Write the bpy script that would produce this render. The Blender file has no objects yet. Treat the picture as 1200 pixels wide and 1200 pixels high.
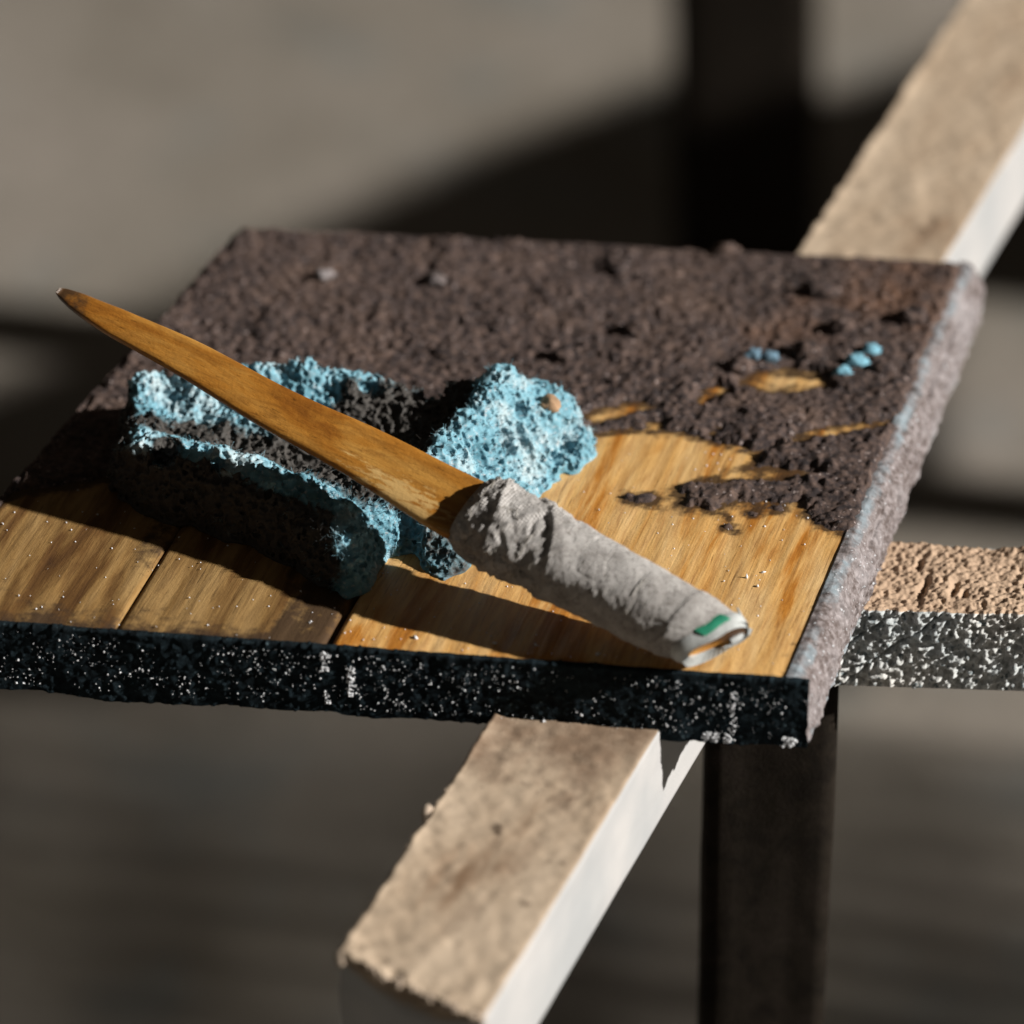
import bpy, bmesh, math, random
import numpy as np
from mathutils import Vector, Matrix

# ------------------------------------------------------------------ camera
PITCH = math.radians(32.0)
DIST = 1.5
FPX = 6000.0            # focal length in photograph pixels (1200 px frame)
sc = bpy.context.scene
COL = sc.collection
CAM = np.array([0.0, -DIST*math.cos(PITCH), DIST*math.sin(PITCH)])
cd = bpy.data.cameras.new('camera'); cam = bpy.data.objects.new('camera', cd); COL.objects.link(cam)
cam.location = CAM; cam.rotation_euler = (math.pi/2-PITCH, 0, 0)
cd.sensor_width = 36; cd.lens = 36*FPX/1200; cd.clip_start = .05; cd.clip_end = 200
cd.dof.use_dof = True; cd.dof.focus_distance = 1.477; cd.dof.aperture_fstop = 6.0; cd.dof.aperture_blades = 0
sc.camera = cam

# ------------------------------------------------------------------ light
SUN_EL = math.radians(27.0)
SUN_AZ = math.radians(-12.5)      # from +x, turned towards the viewer
SUN = np.array([math.cos(SUN_EL)*math.cos(SUN_AZ), math.cos(SUN_EL)*math.sin(SUN_AZ), math.sin(SUN_EL)])
w = bpy.data.worlds.new('World'); sc.world = w; w.use_nodes = True
wn = w.node_tree; bg = wn.nodes['Background']
# sheltered place: only a weak, even, warm fill reaches the shade
bg.inputs[0].default_value = (1.0, .86, .70, 1); bg.inputs[1].default_value = 0.027
sd_ = bpy.data.lights.new('sun', 'SUN'); sd_.energy = 5.0; sd_.angle = math.radians(1.3); sd_.color = (1, .95, .88)
sun = bpy.data.objects.new('sun', sd_); COL.objects.link(sun); sun.location = (2, 0, 2)
sun.rotation_euler = Vector(SUN).to_track_quat('Z', 'Y').to_euler()
vs = sc.view_settings; vs.view_transform = 'Standard'; vs.look = 'None'; vs.gamma = 1; vs.use_curve_mapping = False
vs.exposure = 0.65
sc.cycles.use_denoising = True

# ------------------------------------------------------------------ helpers
FWD = np.array([0, math.cos(PITCH), -math.sin(PITCH)]); UPV = np.array([0, math.sin(PITCH), math.cos(PITCH)]); RT = np.array([1., 0, 0])
def P(px, py, z=0.0):
    """place point seen at photograph pixel (px,py) lying at height z"""
    d = FWD*FPX + RT*(px-600) - UPV*(py-600)
    t = (z-CAM[2])/d[2]
    return CAM + d*t
def PIX(p):
    """vectorised: world points (...,3) -> photograph pixels"""
    q = np.asarray(p)-CAM
    k = FPX/(q@FWD)
    return 600+(q@RT)*k, 600-(q@UPV)*k

rng = np.random.default_rng(7)
_T = rng.random((64, 64, 64)).astype(np.float32)
def vn3(x, y, z=0.0):
    x, y, z = np.broadcast_arrays(np.asarray(x, float), np.asarray(y, float), np.asarray(z, float))
    xi = np.floor(x).astype(int); yi = np.floor(y).astype(int); zi = np.floor(z).astype(int)
    fx, fy, fz = x-xi, y-yi, z-zi
    fx = fx*fx*(3-2*fx); fy = fy*fy*(3-2*fy); fz = fz*fz*(3-2*fz)
    a, b = xi & 63, (xi+1) & 63; c, d = yi & 63, (yi+1) & 63; e, f = zi & 63, (zi+1) & 63
    def L(u, v, t): return u+(v-u)*t
    return L(L(L(_T[a, c, e], _T[b, c, e], fx), L(_T[a, d, e], _T[b, d, e], fx), fy),
             L(L(_T[a, c, f], _T[b, c, f], fx), L(_T[a, d, f], _T[b, d, f], fx), fy), fz)*2-1
def fbm(x, y, z=0.0, o=4, g=.5):
    s = 0; a = 1.; k = 1.; n = 0
    for i in range(o):
        s = s+a*vn3(x*k+i*17.3, y*k+i*9.1, np.asarray(z)*k+i*5.7); n += a; a *= g; k *= 2.03
    return s/n
def sstep(a, b, x):
    t = np.clip((x-a)/(b-a), 0, 1); return t*t*(3-2*t)
def poly_sd(X, Y, poly):
    """signed distance to a polygon, positive inside"""
    d = np.full(X.shape, 1e9); ins = np.zeros(X.shape, bool); n = len(poly)
    for i in range(n):
        ax, ay = poly[i][0], poly[i][1]; bx, by = poly[(i+1) % n][0], poly[(i+1) % n][1]
        ex, ey = bx-ax, by-ay
        t = np.clip(((X-ax)*ex+(Y-ay)*ey)/(ex*ex+ey*ey+1e-12), 0, 1)
        d = np.minimum(d, np.hypot(X-ax-t*ex, Y-ay-t*ey))
        c = ((ay > Y) != (by > Y)) & (X < (bx-ax)*(Y-ay)/(by-ay+1e-15)+ax)
        ins ^= c
    return np.where(ins, d, -d)

def thing(name, label, cat, loc=(0, 0, 0), group=None):
    o = bpy.data.objects.new(name, None); COL.objects.link(o); o.location = loc
    o.empty_display_size = .02
    o['label'] = label; o['category'] = cat
    if group: o['group'] = group
    return o
def link_obj(name, me, mat, parent=None, smooth=True):
    o = bpy.data.objects.new(name, me); COL.objects.link(o)
    if mat: me.materials.append(mat)
    if smooth and len(me.polygons): me.polygons.foreach_set('use_smooth', np.ones(len(me.polygons), bool))
    if parent:
        o.parent = parent
        l = Vector((0, 0, 0)); q = parent
        while q: l += q.location; q = q.parent
        if parent.type == 'EMPTY': o.matrix_parent_inverse = Matrix.Translation(-l)
    return o
def mesh_np(name, V, F, attrs=None):
    me = bpy.data.meshes.new(name)
    V = np.asarray(V, np.float32); F = np.asarray(F, np.int32)
    k = F.shape[1]
    me.vertices.add(len(V)); me.vertices.foreach_set('co', V.ravel())
    me.loops.add(F.size); me.loops.foreach_set('vertex_index', F.ravel())
    me.polygons.add(len(F)); me.polygons.foreach_set('loop_start', np.arange(0, F.size, k, dtype=np.int32))
    me.update(calc_edges=True)
    for n, a in (attrs or {}).items():
        at = me.attributes.new(n, 'FLOAT', 'POINT'); at.data.foreach_set('value', np.asarray(a, np.float32).ravel())
    return me
def grid_faces(nu, nv, keep=None, closed_v=False):
    i, j = np.meshgrid(np.arange(nu-1), np.arange(nv if closed_v else nv-1), indexing='ij')
    j2 = (j+1) % nv
    F = np.stack([i*nv+j, (i+1)*nv+j, (i+1)*nv+j2, i*nv+j2], -1).reshape(-1, 4)
    if keep is not None: F = F[keep.reshape(-1)]
    return F
def compact(V, F, attrs):
    u, inv = np.unique(F, return_inverse=True)
    return V[u], inv.reshape(F.shape), {k: np.asarray(a).ravel()[u] for k, a in attrs.items()}
def tube(path, radii, n=8, caps=True):
    V = []; F = []
    path = [np.asarray(p, float) for p in path]
    for i, p in enumerate(path):
        t = path[min(i+1, len(path)-1)]-path[max(i-1, 0)]; t /= np.linalg.norm(t)+1e-12
        a = np.cross(t, [0, 0, 1.]); a /= np.linalg.norm(a)+1e-12; b = np.cross(t, a)
        for k in range(n):
            th = 2*math.pi*k/n; V.append(p+(a*math.cos(th)+b*math.sin(th))*radii[i])
    for i in range(len(path)-1):
        for k in range(n): F.append((i*n+k, i*n+(k+1) % n, (i+1)*n+(k+1) % n, (i+1)*n+k))
    return np.array(V), np.array(F)

# ---- materials
def mat(name):
    m = bpy.data.materials.new(name); m.use_nodes = True
    return m, m.node_tree, m.node_tree.nodes['Principled BSDF']
class N:
    def __init__(s, nt): s.nt = nt; s.tc = nt.nodes.new('ShaderNodeTexCoord')
    def new(s, t, **k):
        n = s.nt.nodes.new(t)
        for a, v in k.items(): setattr(n, a, v)
        return n
    def lk(s, a, b): s.nt.links.new(a, b)
    def mapping(s, rot=(0, 0, 0), scale=(1, 1, 1)):
        m = s.new('ShaderNodeMapping'); s.lk(s.tc.outputs['Object'], m.inputs[0])
        # rotate first, then scale
        m.inputs['Rotation'].default_value = rot
        m2 = s.new('ShaderNodeMapping'); s.lk(m.outputs[0], m2.inputs[0]); m2.inputs['Scale'].default_value = scale
        return m2.outputs[0]
    def noise(s, vec, scale, detail=4, rough=.55, dist=0):
        n = s.new('ShaderNodeTexNoise'); s.lk(vec, n.inputs['Vector']); n.inputs['Scale'].default_value = scale
        n.inputs['Detail'].default_value = detail; n.inputs['Roughness'].default_value = rough; n.inputs['Distortion'].default_value = dist
        return n.outputs['Fac']
    def ramp(s, fac, stops):
        r = s.new('ShaderNodeValToRGB'); s.lk(fac, r.inputs[0]); e = r.color_ramp.elements
        while len(e) < len(stops): e.new(.5)
        for i, (p, c) in enumerate(stops):
            e[i].position = p; e[i].color = (*c, 1) if len(c) == 3 else c
        return r.outputs[0]
    def mix(s, fac, a, b, mode='MIX'):
        m = s.new('ShaderNodeMix', data_type='RGBA', blend_type=mode)
        for v, i in ((fac, 0), (a, 6), (b, 7)):
            if hasattr(v, 'links') or hasattr(v, 'is_linked'): s.lk(v, m.inputs[i])
            elif i == 0: m.inputs[0].default_value = v
            else: m.inputs[i].default_value = (*v, 1)
        return m.outputs[2]
    def mathn(s, op, a, b=None, clamp=False):
        m = s.new('ShaderNodeMath', operation=op); m.use_clamp = clamp
        for i, v in enumerate((a, b)):
            if v is None: continue
            if isinstance(v, (int, float)): m.inputs[i].default_value = v
            else: s.lk(v, m.inputs[i])
        return m.outputs[0]
    def attr(s, name):
        a = s.new('ShaderNodeAttribute'); a.attribute_name = name; return a.outputs['Fac']
    def bump(s, h, strength, dist, normal=None):
        b = s.new('ShaderNodeBump'); s.lk(h, b.inputs['Height']); b.inputs['Strength'].default_value = strength; b.inputs['Distance'].default_value = dist
        if normal: s.lk(normal, b.inputs['Normal'])
        return b.outputs[0]
def plain(name, c, rough=.8):
    m, nt, b = mat(name); n = N(nt); v = n.tc.outputs['Object']
    f = n.noise(v, 300, 4)
    n.lk(n.ramp(f, [(.3, tuple(x*.75 for x in c)), (.7, tuple(min(1, x*1.2) for x in c))]), b.inputs['Base Color'])
    b.inputs['Roughness'].default_value = rough
    n.lk(n.bump(n.noise(v, 1500, 3), .3, .0004), b.inputs['Normal'])
    return m

ZB = -0.0195          # underside of the board = top of the beams
ZG = -0.70            # ground
A_, B_, C_, D_ = P(-118, 722), P(926, 797), P(1128, 313), P(285, 271)
gdir = (C_-B_); gdir /= np.linalg.norm(gdir); gang = math.atan2(gdir[1], gdir[0])    # grain direction

# wood: grain runs along local x after rotating by -gang
def wood_mat(name, ang, cols, tone=1.0, wet=.42, dirt=True, sc_=1.0, pale=False):
    m, nt, b = mat(name); n = N(nt)
    v = n.mapping((0, 0, -ang), (1.0, 8.0, 8.0))
    f1 = n.noise(v, 9*sc_, 5, .6, .9); f2 = n.noise(v, 55*sc_, 5, .65, .5); f3 = n.noise(n.mapping((0, 0, -ang), (1, 26, 26)), 42*sc_, 4, .7)
    c = n.ramp(f1, [(.28, cols[0]), (.40, cols[1]), (.49, cols[2]), (.66, cols[3])])
    c = n.mix(n.ramp(f2, [(.42, (.0,)*3), (.75, (.6,)*3)]), c, cols[0], 'MIX')
    c = n.mix(n.ramp(f3, [(.28, (.75,)*3), (.40, (0,)*3)]), c, tuple(x*.35 for x in cols[0]))
    if dirt:
        dn = n.noise(n.tc.outputs['Object'], 260, 5, .65)
        d = n.mathn('ADD', n.attr('dirt'), n.mathn('MULTIPLY', n.mathn('SUBTRACT', dn, .5), 1.1))
        c = n.mix(n.ramp(d, [(.42, (0,)*3), (.78, (.93,)*3)]), c, (.045, .026, .014))
    if pale:
        pm = n.mathn('ADD', n.attr('pale'), n.mathn('MULTIPLY', n.mathn('SUBTRACT', n.noise(n.mapping((0, 0, -ang), (1, 6, 6)), 90, 4, .65), .5), 1.8))
        c = n.mix(n.ramp(pm, [(.45, (0,)*3), (.62, (.85,)*3)]), c, (.50, .33, .13))
    n.lk(c, b.inputs['Base Color'])
    b.inputs['Roughness'].default_value = wet
    b.inputs['Specular IOR Level'].default_value = .35
    nb = n.bump(f3, .35, .0006); nb = n.bump(n.noise(n.tc.outputs['Object'], 900, 4), .25, .0005, nb)
    n.lk(nb, b.inputs['Normal'])
    return m
BOARD_COLS = [(.20, .062, .009), (.42, .175, .030), (.58, .34, .12), (.64, .43, .20)]
M_wood = wood_mat('wet_board_wood', gang, BOARD_COLS)
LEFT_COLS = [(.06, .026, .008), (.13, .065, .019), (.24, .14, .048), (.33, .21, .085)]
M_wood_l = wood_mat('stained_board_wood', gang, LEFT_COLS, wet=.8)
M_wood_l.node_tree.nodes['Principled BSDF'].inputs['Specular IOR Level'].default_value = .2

def crust_mat(name, c_lo, c_mid, c_hi, speck, rough=.85, scale=420, lip=False, warm=False):
    m, nt, b = mat(name); n = N(nt); v = n.tc.outputs['Object']
    f = n.noise(v, 26, 6, .68); g = n.noise(v, scale, 4, .7)
    c = n.ramp(f, [(.32, c_lo), (.5, c_mid), (.66, c_hi)])
    c = n.mix(n.ramp(g, [(.42, (0,)*3), (.72, (.75,)*3)]), c, tuple(min(1, x*2.2) for x in c_hi))
    if warm:
        wm = n.mathn('ADD', n.attr('warm'), n.mathn('MULTIPLY', n.mathn('SUBTRACT', n.noise(v, 45, 5, .65), .5), 2.0))
        c = n.mix(n.ramp(wm, [(.45, (0,)*3), (.95, (.8,)*3)]), c, (.125, .066, .040))
    if lip:
        pl = n.mathn('ADD', n.attr('lip'), n.mathn('MULTIPLY', n.mathn('SUBTRACT', n.noise(v, 180, 4, .7), .5), 1.6))
        c = n.mix(n.ramp(pl, [(.42, (0,)*3), (.95, (.8,)*3)]), c, (.21, .27, .31))
    vo = n.new('ShaderNodeTexVoronoi'); n.lk(v, vo.inputs['Vector']); vo.inputs['Scale'].default_value = 700
    sp = n.mathn('MULTIPLY', n.mathn('LESS_THAN', vo.outputs['Distance'], .30), n.mathn('GREATER_THAN', n.noise(v, 600, 2), .60))
    c = n.mix(sp, c, speck)
    n.lk(c, b.inputs['Base Color']); b.inputs['Roughness'].default_value = rough
    n.lk(n.bump(n.noise(v, 1400, 4, .7), .6, .0007), b.inputs['Normal'])
    return m
M_crust = crust_mat('dark_plaster_crust', (.014, .011, .012), (.035, .026, .026), (.075, .050, .040), (.28, .23, .22), warm=True)
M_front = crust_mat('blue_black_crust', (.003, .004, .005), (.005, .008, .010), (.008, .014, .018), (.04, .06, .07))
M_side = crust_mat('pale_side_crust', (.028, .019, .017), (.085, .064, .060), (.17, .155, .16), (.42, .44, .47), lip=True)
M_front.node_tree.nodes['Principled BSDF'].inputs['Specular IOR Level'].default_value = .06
M_crust.node_tree.nodes['Principled BSDF'].inputs['Specular IOR Level'].default_value = .25
M_grit = plain('pale_grit', (.72, .74, .78), .4)
M_blue = plain('blue_plaster', (.15, .34, .44), .9); M_blue2 = plain('dull_blue_plaster', (.09, .16, .22), .9)

# ------------------------------------------------------------------ board
board = thing('wooden_board', 'square wet pine board caked in dark plaster, lying across the two beams', 'board', tuple((A_+B_+C_+D_)/4*[1, 1, 0]+np.array([0, 0, ZB])))
# bare wood areas, as outlines on the board's top (given as photo pixels, laid on the plane z=0)
def PO(pts, z=0): return [P(x, y, z)[:2] for x, y in pts]
bare = [PO([(-160, 590), (40, 575), (150, 555), (330, 545), (560, 560), (640, 540), (672, 520), (700, 512), (740, 505), (800, 508), (850, 520), (880, 530), (905, 526), (880, 548),
            (838, 560), (800, 568), (792, 580), (800, 596), (835, 602), (858, 592), (900, 590), (935, 588), (945, 606), (975, 622), (1003, 630), (985, 672), (960, 725), (928, 790), (926, 830), (-160, 780)]),
        PO([(865, 447), (888, 436), (925, 434), (970, 444), (972, 454), (935, 459), (890, 462)]),
        PO([(688, 490), (715, 478), (755, 470), (762, 478), (725, 490), (690, 500)]),
        PO([(815, 466), (840, 454), (850, 458), (822, 474)]), PO([(930, 514), (975, 500), (1012, 494), (1016, 504), (975, 513), (935, 522)]),
        PO([(1026, 495), (1052, 488), (1054, 494), (1030, 500)]), PO([(835, 556), (900, 548), (955, 552), (950, 559), (880, 562), (838, 566)]),
        PO([(758, 495), (772, 494), (774, 504), (760, 505)]), PO([(828, 504), (845, 502), (845, 512), (830, 512)]), PO([(1084, 424), (1096, 408), (1100, 420), (1090, 432)])]
island = [PO([(798, 572), (815, 564), (842, 565), (848, 578), (838, 594), (812, 597), (800, 588)]),
          PO([(738, 582), (765, 580), (770, 590), (745, 592)]), PO([(876, 600), (892, 598), (893, 604), (878, 606)]), PO([(845, 600), (858, 606), (860, 622), (850, 618)]),
          PO([(903, 596), (915, 590), (918, 596), (906, 602)])]
quad = [A_[:2], B_[:2], C_[:2], D_[:2]]
def crust_field(X, Y):
    f = np.full(X.shape, -1e9)
    for i, p in enumerate(bare): f = np.maximum(f, poly_sd(X, Y, p))
    f = -f
    for p in island: f = np.maximum(f, poly_sd(X, Y, p))
    # streaks follow the sweep of a scraper, roughly across the grain
    ca, sa = math.cos(.12), math.sin(.12); U = X*ca+Y*sa; W = -X*sa+Y*ca
    f = f+.0035*fbm(U*150, W*320, 3.1, 4)+.0016*fbm(X*900, Y*900, 1.7, 3)
    return f

# planks: three, split along the grain
def front_at(px):
    t = np.linspace(-.2, 1.1, 4000); pts = A_+(B_-A_)*t[:, None]; q = PIX(pts)[0]
    return pts[np.argmin(abs(q-px))]
def far_at(p):   # from a front point follow the grain to the far edge
    d = gdir[:2]; e = (C_-D_)[:2]; r = D_[:2]-p[:2]
    M = np.array([[d[0], -e[0]], [d[1], -e[1]]]); s = np.linalg.solve(M, r)
    return np.array([*(p[:2]+d*s[0]), 0])
seams = [front_at(133), front_at(382)]
def plank(fl, fr, bl, br, gap_l, gap_r, m):
    nrm = np.array([-gdir[1], gdir[0], 0])*-1
    fl = fl+nrm*gap_l; bl = bl+nrm*gap_l; fr = fr-nrm*gap_r; br = br-nrm*gap_r
    nu = max(8, int(np.linalg.norm(fr-fl)/.0009)); nv = int(np.linalg.norm(br-fr)/.0012)
    u = np.linspace(0, 1, nu)[:, None, None]; v = np.linspace(0, 1, nv)[None, :, None]
    G = (fl*(1-u)+fr*u)*(1-v)+(bl*(1-u)+br*u)*v
    X, Y = G[..., 0], G[..., 1]
    ug = X*gdir[0]+Y*gdir[1]; wg = -X*gdir[1]+Y*gdir[0]
    relief = .00022*fbm(ug*14, wg*420, 2, 3)+.00035*fbm(ug*10, wg*60, 5, 2)
    ed = np.minimum(np.minimum(np.linspace(0, 1, nu), 1-np.linspace(0, 1, nu))[:, None]*np.linalg.norm(fr-fl), 1)
    fe = np.linspace(0, 1, nv)[None, :]*np.linalg.norm(br-fr)
    Z = relief-.0009*np.exp(-ed/.0006)-.0016*np.exp(-fe/.0010)
    f = crust_field(X, Y)
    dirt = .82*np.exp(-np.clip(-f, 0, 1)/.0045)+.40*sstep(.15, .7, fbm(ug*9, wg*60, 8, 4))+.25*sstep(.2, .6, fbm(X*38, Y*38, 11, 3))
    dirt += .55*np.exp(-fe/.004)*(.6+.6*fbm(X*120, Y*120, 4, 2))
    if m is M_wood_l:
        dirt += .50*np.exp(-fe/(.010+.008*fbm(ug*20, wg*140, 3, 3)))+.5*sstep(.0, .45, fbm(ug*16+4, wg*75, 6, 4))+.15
    V = np.concatenate([np.stack([X, Y, Z], -1).reshape(-1, 3)])
    F = grid_faces(nu, nv)
    # close sides and underside
    n0 = len(V); ring = [i*nv for i in range(nu)]+[(nu-1)*nv+j for j in range(1, nv)]+[i*nv+nv-1 for i in range(nu-2, -1, -1)]+[j for j in range(nv-2, 0, -1)]
    low = V[ring].copy(); low[:, 2] = ZB
    k = len(ring); S = np.array([(ring[i], n0+i, n0+(i+1) % k, ring[(i+1) % k]) for i in range(k)])
    V = np.concatenate([V, low]); me = mesh_np('plank', V, np.concatenate([F, S]), {'dirt': np.concatenate([dirt.ravel(), np.ones(k)*.8])})
    bm = bmesh.new(); bm.from_mesh(me); bm.verts.ensure_lookup_table()
    bm.faces.new([bm.verts[n0+i] for i in range(k)]); bmesh.ops.recalc_face_normals(bm, faces=bm.faces[:]); bm.to_mesh(me); bm.free()
    return link_obj('plank', me, m, board)
cuts = [(A_, D_)]+[(s, far_at(s)) for s in seams]+[(B_, C_)]
gaps = [0, .0003, .0010, 0]
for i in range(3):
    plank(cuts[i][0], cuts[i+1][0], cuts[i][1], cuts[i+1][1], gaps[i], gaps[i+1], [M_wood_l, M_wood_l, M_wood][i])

# crust over the far part of the top
def top_crust():
    xs = np.arange(min(q[0] for q in quad)-.002, max(q[0] for q in quad)+.002, .00052); ys = np.arange(min(q[1] for q in quad), max(q[1] for q in quad)+.002, .00062)
    X, Y = np.meshgrid(xs, ys, indexing='ij')
    f = crust_field(X, Y); qd = poly_sd(X, Y, quad)+.0012*fbm(X*300, Y*300, 6, 2)
    # rounded far left corner
    k = sstep(0, .0035, f)*sstep(-.0004, .0016, qd)
    lump = np.clip(fbm(X*55, Y*55, 9, 3), 0, 1)
    h = .0009+.0010*fbm(X*420, Y*420, 2.2, 4)+.0024*lump+.0011*np.abs(fbm(X*170, Y*220, 7, 3))
    grit = np.clip(vn3(X*800, Y*800, 3)-.45, 0, 1)*.0016
    Z = -.0003+k*(h+grit+.0006)
    keep = ((f > -.0006) & (qd > -.0008))
    kf = keep[:-1, :-1] & keep[1:, :-1] & keep[:-1, 1:] & keep[1:, 1:]
    px, py = PIX(np.stack([X, Y, X*0], -1))
    # browner, thinner plaster towards the far right corner and round the scraped patches
    warm = .65*sstep(780, 1080, px)*sstep(470, 350, py)+.5*np.exp(-((px-930)/70)**2-((py-395)/22)**2)+.35*np.exp(-np.clip(f, 0, 1)/.004)*sstep(600, 760, px)
    V, F, at = compact(np.stack([X, Y, Z], -1).reshape(-1, 3), grid_faces(len(xs), len(ys), kf), {'warm': warm})
    return link_obj('plaster_crust', mesh_np('plaster_crust', V, F, at), M_crust, board)
crust_o = top_crust()

# crust down the edges
def edge_crust(name, p0, p1, m, thick, over, rough, n_out, ext0=0, ext1=0, low=.002, step=.0004):
    d = p1-p0; L = np.linalg.norm(d); d = d/L
    s = np.arange(-ext0, L+ext1, step)
    # profile: from the top surface inwards, over the lip, down the face, under
    prof = []
    for t in np.arange(0, over, step): prof.append((-over+t, .0003+thick*.25*min(1, t/.0025), 0, 1))
    r = thick*.42
    for a in np.linspace(0, math.pi/2, 6): prof.append((thick-r+r*math.sin(a), thick*.28-r+r*math.cos(a), math.sin(a), math.cos(a)))
    for z in np.arange(thick*.28-r-step, ZB-low, -step): prof.append((thick, z, 1, 0))
    for t in np.arange(0, thick+.001, step): prof.append((thick-t, ZB-low, .2, -1))
    prof = np.array(prof)
    if name == 'side_crust':
        key = [(-.0020, .0003), (.0006, .0002), (.0030, -.0014), (.0058, -.0058), (.0066, -.0100), (.0064, -.0150), (.0060, ZB-.0004), (.0015, ZB-.0006)]
        q = []
        for (a0, b0), (a1, b1) in zip(key[:-1], key[1:]):
            m_ = max(2, int(math.hypot(a1-a0, b1-b0)/step)); l_ = math.hypot(a1-a0, b1-b0)
            for i in range(m_): q.append((a0+(a1-a0)*i/m_, b0+(b1-b0)*i/m_, -(b1-b0)/l_, (a1-a0)/l_))
        prof = np.array(q)
    S, K = np.meshgrid(s, np.arange(len(prof)), indexing='ij')
    o = prof[K, 0]; z = prof[K, 1]; no = prof[K, 2]; nz = prof[K, 3]
    n1 = fbm(S*420, z*420+o*420, 3, 4); n2 = fbm(S*90, z*110+o*110, 6, 3); gr = np.clip(vn3(S*900, z*900+o*900, 1)-.4, 0, 1)
    disp = rough*(.9*n1+1.2*n2)+gr*.0011
    fade = np.minimum(1, (K+.001)/(2. if name == 'front_crust' else 6.))
    disp = disp*fade
    lipa = (.75*np.exp(-((z+.0004)/.0016)**2)+.6*np.exp(-((z-ZB)/.0022)**2))*(.9+.9*fbm(S*60, K*.05, 7, 3))
    if name == 'side_crust':
        disp = disp+.0009*fbm(S*230, K*.09, 2, 3)-.0016*np.exp(-((K-22-6*fbm(S*70, 1, 5, 3))/4.)**2)*sstep(-.2, .4, fbm(S*45, 3, 8, 2))
        disp = disp*np.minimum(1, (K+.001)/10.)
    if name == 'front_crust':
        # drips below the lower edge
        z = z-np.where(z < ZB+.002, np.clip(fbm(S*60, 2.2, 1, 3), 0, 1)*.003, 0)
    o = o+disp*no; z = z+disp*nz
    W = p0+d*S[..., None]+n_out*o[..., None]; W[..., 2] = z-np.where(K == 0, .0012, 0)
    V = W.reshape(-1, 3)
    return link_obj(name, mesh_np(name, V, grid_faces(len(s), len(prof))[:, ::-1], {'lip': lipa}), m, board)
def out_n(p0, p1):
    d = (p1-p0)/np.linalg.norm(p1-p0); return np.array([d[1], -d[0], 0])
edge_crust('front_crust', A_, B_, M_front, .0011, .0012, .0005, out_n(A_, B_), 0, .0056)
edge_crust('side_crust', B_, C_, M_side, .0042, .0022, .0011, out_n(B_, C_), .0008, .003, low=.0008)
edge_crust('back_crust', C_, D_, M_crust, .0020, .001, .0008, out_n(C_, D_), .003, .001, step=.0008)
edge_crust('left_crust', D_, A_, M_crust, .0016, .001, .0008, out_n(D_, A_), .001, .001, step=.0008)

# grit: grains standing proud of the front edge and lying on the bare wood
def grains(name, pts, sizes, m, parent):
    ico = bmesh.new(); bmesh.ops.create_icosphere(ico, subdivisions=1, radius=1)
    iv = np.array([v.co[:] for v in ico.verts]); ico.verts.index_update(); fi = np.array([[v.index for v in f.verts] for f in ico.faces]); ico.free()
    pts = np.asarray(pts); n = len(pts); r = np.random.default_rng(len(pts))
    sc3 = np.asarray(sizes)[:, None]*r.uniform(.6, 1.3, (n, 3))
    V = (iv[None]*(1+.25*r.standard_normal((n, len(iv), 1)))*sc3[:, None, :]+pts[:, None, :]).reshape(-1, 3)
    F = (fi[None]+(np.arange(n)*len(iv))[:, None, None]).reshape(-1, 3)
    o = link_obj(name, mesh_np(name, V, F), m, parent, smooth=False); o['kind'] = 'stuff'; return o
fn = out_n(A_, B_); r = np.random.default_rng(3); pts = []; sz = []
fd = (B_-A_); FL = np.linalg.norm(fd)
for i in range(2600):
    t = r.random(); z = r.uniform(ZB, -.001)
    if fbm(t*22, z*150, 4.4, 2) < r.uniform(-.3, .5): continue
    pts.append(A_+fd*t+fn*(.0013+r.uniform(.0002, .0008))+[0, 0, z]); sz.append(.00007+.00022*r.random()**2.5)
def streak(px, z0, z1, n):
    c = front_at(px)
    for i in range(n):
        z = r.uniform(z0, z1); pts.append(c+fd/FL*r.normal(0, .0006)+fn*(.0013+r.uniform(0, .0006))+[0, 0, z]); sz.append(r.uniform(.00015, .0004))
streak(381, -.0075, -.001, 60); streak(383, -.019, -.014, 30); streak(411, -.015, -.005, 90); streak(861, -.018, -.004, 40)
for x0 in (640, 830, 840, 855, 925, 930): streak(x0, ZB-.002, ZB+.001, 40)
grains('grit', pts, sz, M_grit, board)
pts = []; sz = []
for i in range(420):
    px, py = r.uniform(0, 960), r.uniform(530, 790); p = P(px, py)
    X, Y = np.array([p[0]]), np.array([p[1]])
    if poly_sd(X, Y, quad)[0] < .002 or crust_field(X, Y)[0] > 0: continue
    pts.append(p+[0, 0, .0002]); sz.append(r.uniform(.00012, .0003))
for px, py in ((580, 755), (628, 757), (487, 748), (700, 768), (840, 711), (875, 678), (888, 688), (895, 672)): pts.append(P(px, py)+[0, 0, .0004]); sz.append(.0006)
grains('sand_grain', pts, sz, M_grit, board)

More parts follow.
